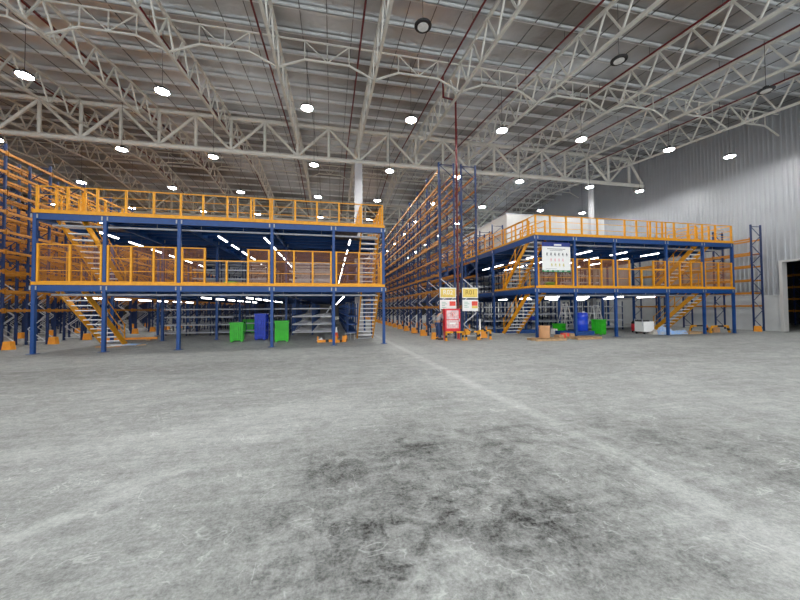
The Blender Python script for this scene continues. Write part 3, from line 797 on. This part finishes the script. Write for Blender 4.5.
# pallets beneath stairs and wooden pallets
p = at(515, 334); 
for k in range(2): pallet(p[0]+.6, p[1]+.9, k*.115, 2.2, 1.0, BLUD, 'blue pallet lying under the right mezzanine stairs, %s of the two' % ('lower', 'upper')[k], name='plastic_pallet')
for (u, v, w, d, rz, lab) in ((552, 341, 1.7, .8, 0., 'wooden pallet holding the cardboard drum by the right mezzanine corner post'),
                              (590, 339.5, 1.5, .8, .05, 'wooden pallet lying empty between the first posts of the right mezzanine'),
                              (697, 334, 1.3, .9, .1, 'wooden pallet behind the right mezzanine posts near the wall rack')):
    p = at(u, v); pallet(p[0], p[1]+d/2, 0, w, d, WOOD, lab, rz, 'wooden_pallet')
p = at(550, 341)
t = thing('cardboard_drum', 'brown cardboard drum standing on a wooden pallet', 'drum', (p[0], p[1]+.42, .115))
MB().lathe([(.26, 0), (.26, .58)], 24).build('body', CARD, t); MB().lathe([(.275, .54), (.275, .60), (.26, .61)], 24).build('lid', CARD, t)
def carton(u, v, w, d, h, m, label, z=0., rz=0., cat='box'):
    p = at(u, v); t = thing('carton', label, cat, (p[0], p[1]+d/2, z), rz)
    MB().box(-w/2, w/2, -d/2, d/2, 0, h).build('body', m, t)
    b = MB().bar((-w/2, -d/4, h+.012), (w/2, -d/4, h+.02), d/2.1, .01).bar((-w/2, d/4, h+.012), (w/2, d/4, h+.02), d/2.1, .01); b.build('flap', m, t)
    MB().box(-.03, .03, -d/2-.004, d/2+.004, h*.1, h+.03).build('tape', WOOD, t)
carton(561, 338.5, .42, .3, .16, CARD, 'flat brown carton lying in front of the small green crate', rz=.3)
carton(567, 338, .36, .3, .24, SIGNR, 'red-orange carton on the floor left of the second right mezzanine post', rz=-.2)
carton(572.3, 338, .3, .3, .22, WOOD, 'small tan carton beside the red-orange carton', rz=.1)
carton(555.5, 334, .3, .25, .3, SIGNW, 'small white carton between the cardboard drum and the green crate', rz=.3)
carton(566, 334.8, .4, .25, .16, SIGNW, 'white flat carton in front of the blue pallets', z=0, rz=.2)
# step ladders
def ladder(u, v, h, label, rz=0.):
    p = at(u, v); t = thing('step_ladder', label, 'ladder', (p[0], p[1], 0), rz)
    for sy in (-1, 1):
        b = MB()
        for s in (-1, 1): b.bar((s*.36, sy*.45, 0.01), (s*.17, sy*.04, h), .05, .03)
        f = b.build('ladder_frame', ALU, t)
        for k in range(1, 7):
            q = k/7.2; y_ = sy*(.45-.41*q); x_ = .36-.19*q
            MB().box(-x_, x_, y_-.03, y_+.03, h*q-.012, h*q+.012).build('rung', ALU, f)
    MB().box(-.2, .2, -.07, .07, h-.01, h+.03).build('top_cap', ALU, t)
ladder(565.5, 332, 1.85, 'aluminium step ladder behind the small green crate', .2)
ladder(596, 332, 1.75, 'aluminium step ladder behind the green bin', -.1)
# white cart, red canister, sheet heap
p = at(650, 334.2)
t = thing('equipment_cart', 'white boxy cart with black top under the right mezzanine', 'cart', (p[0], p[1]+.35, 0))
MB().box(-.38, .38, -.3, .3, .14, .75).build('body', SIGNW, t); MB().box(-.4, .1, -.25, .28, .75, .83).build('top_tray', BLACK, t)
for sx in (-1, 1):
    for sy in (-1, 1): MB().tube((sx*.3-.02, sy*.25, .06), (sx*.3+.02, sy*.25, .06), .06, 12).build('wheel', BLACK, t)
MB().tube((-.42, -.25, .9), (-.42, .25, .9), .015).tube((-.42, -.25, .5), (-.42, -.25, .9), .015).tube((-.42, .25, .5), (-.42, .25, .9), .015).build('push_handle', GALV, t)
p = at(640.5, 332.6)
t = thing('canister_vacuum', 'red canister vacuum with black hose left of the white cart', 'machine', (p[0], p[1]+.3, 0))
MB().lathe([(.24, .1), (.27, .16), (.27, .5), (.25, .56)], 20).build('tank', REDB, t); MB().lathe([(.26, .56), (.26, .62), (.18, .74), (.05, .76)], 20).build('motor_head', BLACK, t)
b = MB(); q = [(.2, -.1, .4), (.42, -.2, .5), (.5, -.15, .3), (.4, -.3, .08), (.1, -.42, .05), (-.3, -.4, .05)]
for a, c in zip(q, q[1:]): b.tube(a, c, .03)
b.build('hose', BLACK, t)
for a in range(4): MB().lathe([(.05, 0), (.05, .1)], 10, (.18*math.cos(a*PI/2+.7), .18*math.sin(a*PI/2+.7), 0)).build('caster', BLACK, t)
def heap(name, u, v, w, d, h, m, label, cat, seed, n=16):
    rnd = random.Random(seed); p = at(u, v); b = MB(); vs = []; fs = []
    for j in range(n+1):
        for i in range(n+1):
            a, c = i/n*2-1, j/n*2-1; e = max(0, 1-max(abs(a), abs(c))**2.2)
            z = h*e*(.45+.55*math.sin(a*4+seed)*math.cos(c*3.3+seed*2)**2+.25*rnd.random())
            vs.append((a*w/2*(1+.1*rnd.random()), c*d/2*(1+.1*rnd.random()), max(.004, z)))
    for j in range(n):
        for i in range(n): k = j*(n+1)+i; fs.append((k, k+1, k+n+2, k+n+1))
    b._add(vs, fs); o = b.build(name, m); o.location = (p[0], p[1]+d/2, .0); sm = o.modifiers.new('t', 'SOLIDIFY'); sm.thickness = .006; sm.offset = 1
    return tag(o, label, cat)
heap('plastic_sheet', 672, 334.6, 1.3, .8, .5, TARP, 'crumpled blue and white plastic sheet beside the fourth right mezzanine post', 'plastic sheet', 3)
heap('plastic_sheet', 685, 334, .9, .6, .33, TARP, 'smaller crumpled blue sheet before the orange stairs on the right', 'plastic sheet', 5)
heap('rubble_sack', 658, 334.4, .7, .45, .28, mat('sack', (.45, .42, .38), .9), 'low grey sack on the floor right of the white cart', 'sack', 8)
heap('paper_sheets', 129, 345.5, .9, .6, .06, TARP, 'pale blue sheets spread on the floor near the left-hand stair foot', 'paper', 2)
# yellow black floor guards by the wall rack
def lying_guard(u, v, label, rz=0.):
    p = at(u, v); t = thing('floor_guard_rail', label, 'guard rail', (p[0], p[1]+.1, 0), rz)
    MB().bar((-.6, 0, .42), (.6, 0, .42), .09, .09).build('top_rail', YEL, t)
    for s in (-1, 1):
        l = MB().bar((s*.6, 0, .44), (s*.75, 0, .0), .09, .09, (0, 1, 0)).build('leg', YEL, t)
        MB().bar((s*.64, 0, .30), (s*.70, 0, .14), .094, .094, (0, 1, 0)).build('black_band', BLACK, l)
    MB().box(-.25, .25, -.05, .05, .373, .467).build('black_band', BLACK, t)
lying_guard(701, 332.5, 'yellow and black floor guard behind the fifth right mezzanine post')
lying_guard(722, 333, 'yellow and black floor guard at the foot of the wall rack')
carton(717, 332.5, .5, .3, .3, CARD, 'brown carton stored between the yellow and black floor guards')
guard(26.75, 15.75, 'orange guard at the nearest foot of the rack by the right-hand wall', None, False)
# left clutter
p = at(118, 346.5)
rnd = random.Random(4)
for k in range(9):
    q = (p[0]-.9+rnd.random()*1.8, p[1]-.5+rnd.random()*1.0); s = .1+.12*rnd.random()
    b = MB().poly([(-s, -s*.5), (s*.8, -s*.6), (s, s*.4), (-s*.3, s*.7)], 0.002, .02+.02*rnd.random(), 'Z')
    o = b.build('cardboard_scrap', [WOOD, SIGNW, CARD][k % 3]); o.location = (q[0], q[1], 0); o.rotation_euler.z = rnd.random()*3
    tag(o, 'pale cardboard scraps scattered on the floor by the left-hand stairs', 'scrap', 'scraps near the left-hand stairs')
pA = at(112, 342.5); t = thing('fallen_beam', 'orange rack beam lying across the floor at the left-hand stair foot', 'beam', (pA[0]-.9, pA[1]+.7, .12))
MB().bar((0, 0, 0), (2.6, .1, 0), .06, .12).build('beam_body', ORC, t); MB().box(.2, .4, -.1, .1, -.12, -.06).box(2.1, 2.3, 0, .2, -.12, -.06).build('timber_block', WOOD, t)
# centre clutter: cone and orange guard pieces
def cone(x, y, label):
    t = thing('traffic_cone', label, 'traffic cone', (x, y, 0))
    MB().box(-.18, .18, -.18, .18, 0, .03).build('base', BLACK, t)
    MB().lathe([(.13, .03), (.075, .32)], 18).build('cone_body', CONE, t); MB().lathe([(.075, .32), (.045, .52)], 18).build('white_sleeve', SIGNW, t); MB().lathe([(.045, .52), (.025, .62)], 18).build('tip', SIGNW, t)
p = at(336.3, 338); cone(p[0], p[1], 'orange traffic cone with white top at the mouth of the aisle')
k = 0
for (u, v, L, rz, lab) in ((327, 342.5, .9, .15, 'longest orange rail piece lying left of the fifth left mezzanine post'), (340, 342.6, .6, .9, 'orange rail piece with raised end beside the fifth post'), (345.5, 341.8, .45, 1.4, 'short orange rail piece nearest the right-hand stairs')):
    p = at(u, v); t = thing('loose_guard_piece', lab, 'guard rail', (p[0], p[1]+.2, 0), rz)
    MB().bar((-L/2, 0, .06), (L/2, 0, .06), .12, .12).build('rail', ORC, t)
    for s in (-1, 1): MB().box(s*L/2-.03, s*L/2+.03, -.06, .06, 0, .3).build('end_post', ORC, t)
    MB().box(-.08, .08, -.063, .063, 0, .123).build('black_band', BLACK, t)
for (u, v, lab) in ((350, 340.5, 'thin grey wire stand left of the right-hand stair foot'), (320, 341, 'white bag scrap at the left end of the orange pieces')):
    p = at(u, v)
    if u == 350:
        t = thing('wire_stand', lab, 'stand', (p[0], p[1]+.2, 0))
        for x in (-.25, .05, .25): MB().tube((x, 0, .01), (x, 0, .38), .012).build('rod', GALV, t)
        MB().tube((-.25, 0, .37), (.25, 0, .37), .012).build('crossbar', GALV, t)
    else: heap('plastic_bag', u, v, .35, .3, .16, SIGNW, lab, 'bag', 6, 8)

# ------------------------------------------------------------------ person beside the cabinet
def person(x, y, rz):
    t = thing('person', 'person in grey shirt and blue jeans bending behind the red fire cabinet', 'person', (x, y, 0), rz)
    def skin(name, pts, edges, rad, m, parent, sub=2):
        me = bpy.data.meshes.new(name); me.from_pydata(pts, edges, []); me.update(); me.materials.append(m)
        o = place(name, me, parent); md = o.modifiers.new('s', 'SKIN'); md.use_smooth_shade = True
        for i, r in enumerate(rad): me.skin_vertices[0].data[i].radius = (r, r*.85)
        me.skin_vertices[0].data[0].use_root = True
        o.modifiers.new('b', 'SUBSURF').levels = sub; o.modifiers[-1].render_levels = sub
        return o
    P = [(0, 0, .9), (.05, 0, 1.08), (.14, 0, 1.27), (.22, 0, 1.36), (.27, 0, 1.44), (.31, 0, 1.53), (.32, 0, 1.62),
         (.16, .18, 1.33), (.22, .22, 1.08), (.36, .18, .92), (.40, .17, .85),
         (.16, -.18, 1.33), (.22, -.22, 1.08), (.38, -.18, .95), (.43, -.17, .88),
         (0, .1, .84), (.03, .11, .48), (-.02, .12, .09), (.12, .12, .04),
         (0, -.1, .84), (.06, -.11, .48), (.03, -.12, .09), (.17, -.12, .04)]
    E_ = [(0, 1), (1, 2), (2, 3), (3, 4), (4, 5), (5, 6), (2, 7), (7, 8), (8, 9), (9, 10), (2, 11), (11, 12), (12, 13), (13, 14), (0, 15), (15, 16), (16, 17), (17, 18), (0, 19), (19, 20), (20, 21), (21, 22)]
    Rr = [.13, .125, .14, .07, .052, .095, .07, .055, .042, .032, .03, .055, .042, .032, .03, .09, .06, .042, .035, .09, .06, .042, .035]
    body = skin('body', P, E_, Rr, SKIN, t)
    skin('shirt', [P[0], P[1], P[2], (.19, 0, 1.33), P[7], P[8], P[11], P[12]], [(0, 1), (1, 2), (2, 3), (2, 4), (4, 5), (2, 6), (6, 7)], [.15, .145, .16, .09, .07, .056, .07, .056], GREYF, t)
    skin('jeans', [(0, 0, .93), P[15], P[16], P[17], P[19], P[20], P[21]], [(0, 1), (1, 2), (2, 3), (0, 4), (4, 5), (5, 6)], [.14, .105, .078, .062, .105, .078, .062], JEAN, t)
    skin('hair', [(.30, 0, 1.60), (.27, 0, 1.53)], [(0, 1)], [.102, .085], BLACK, t)
    for s in (-1, 1):
        hx = .42 if s > 0 else .45
        for k in range(4):
            b = MB().tube((hx-.02, s*.17+(k-1.5)*.018, .84), (hx+.01, s*.17+(k-1.5)*.02, .775-(.01 if k in (0, 3) else 0)), .009, 6, .007); b.build('finger', SKIN, t)
        MB().tube((hx-.03, s*.13, .86), (hx+.01, s*.12, .82), .010, 6, .008).build('thumb', SKIN, t)
    for s in (-1, 1):
        x_ = .03 if s > 0 else .08
        MB().box(x_-.1, x_+.16, s*.12-.045, s*.12+.045, 0, .07).build('shoe', BLACK, t)
person(5.46, 16.42, .1)

# ------------------------------------------------------------------ light
wd = bpy.data.worlds.new('world'); sc.world = wd; wd.use_nodes = True
bg = wd.node_tree.nodes['Background']; bg.inputs['Color'].default_value = (.96, .98, 1, 1); bg.inputs['Strength'].default_value = 1.25
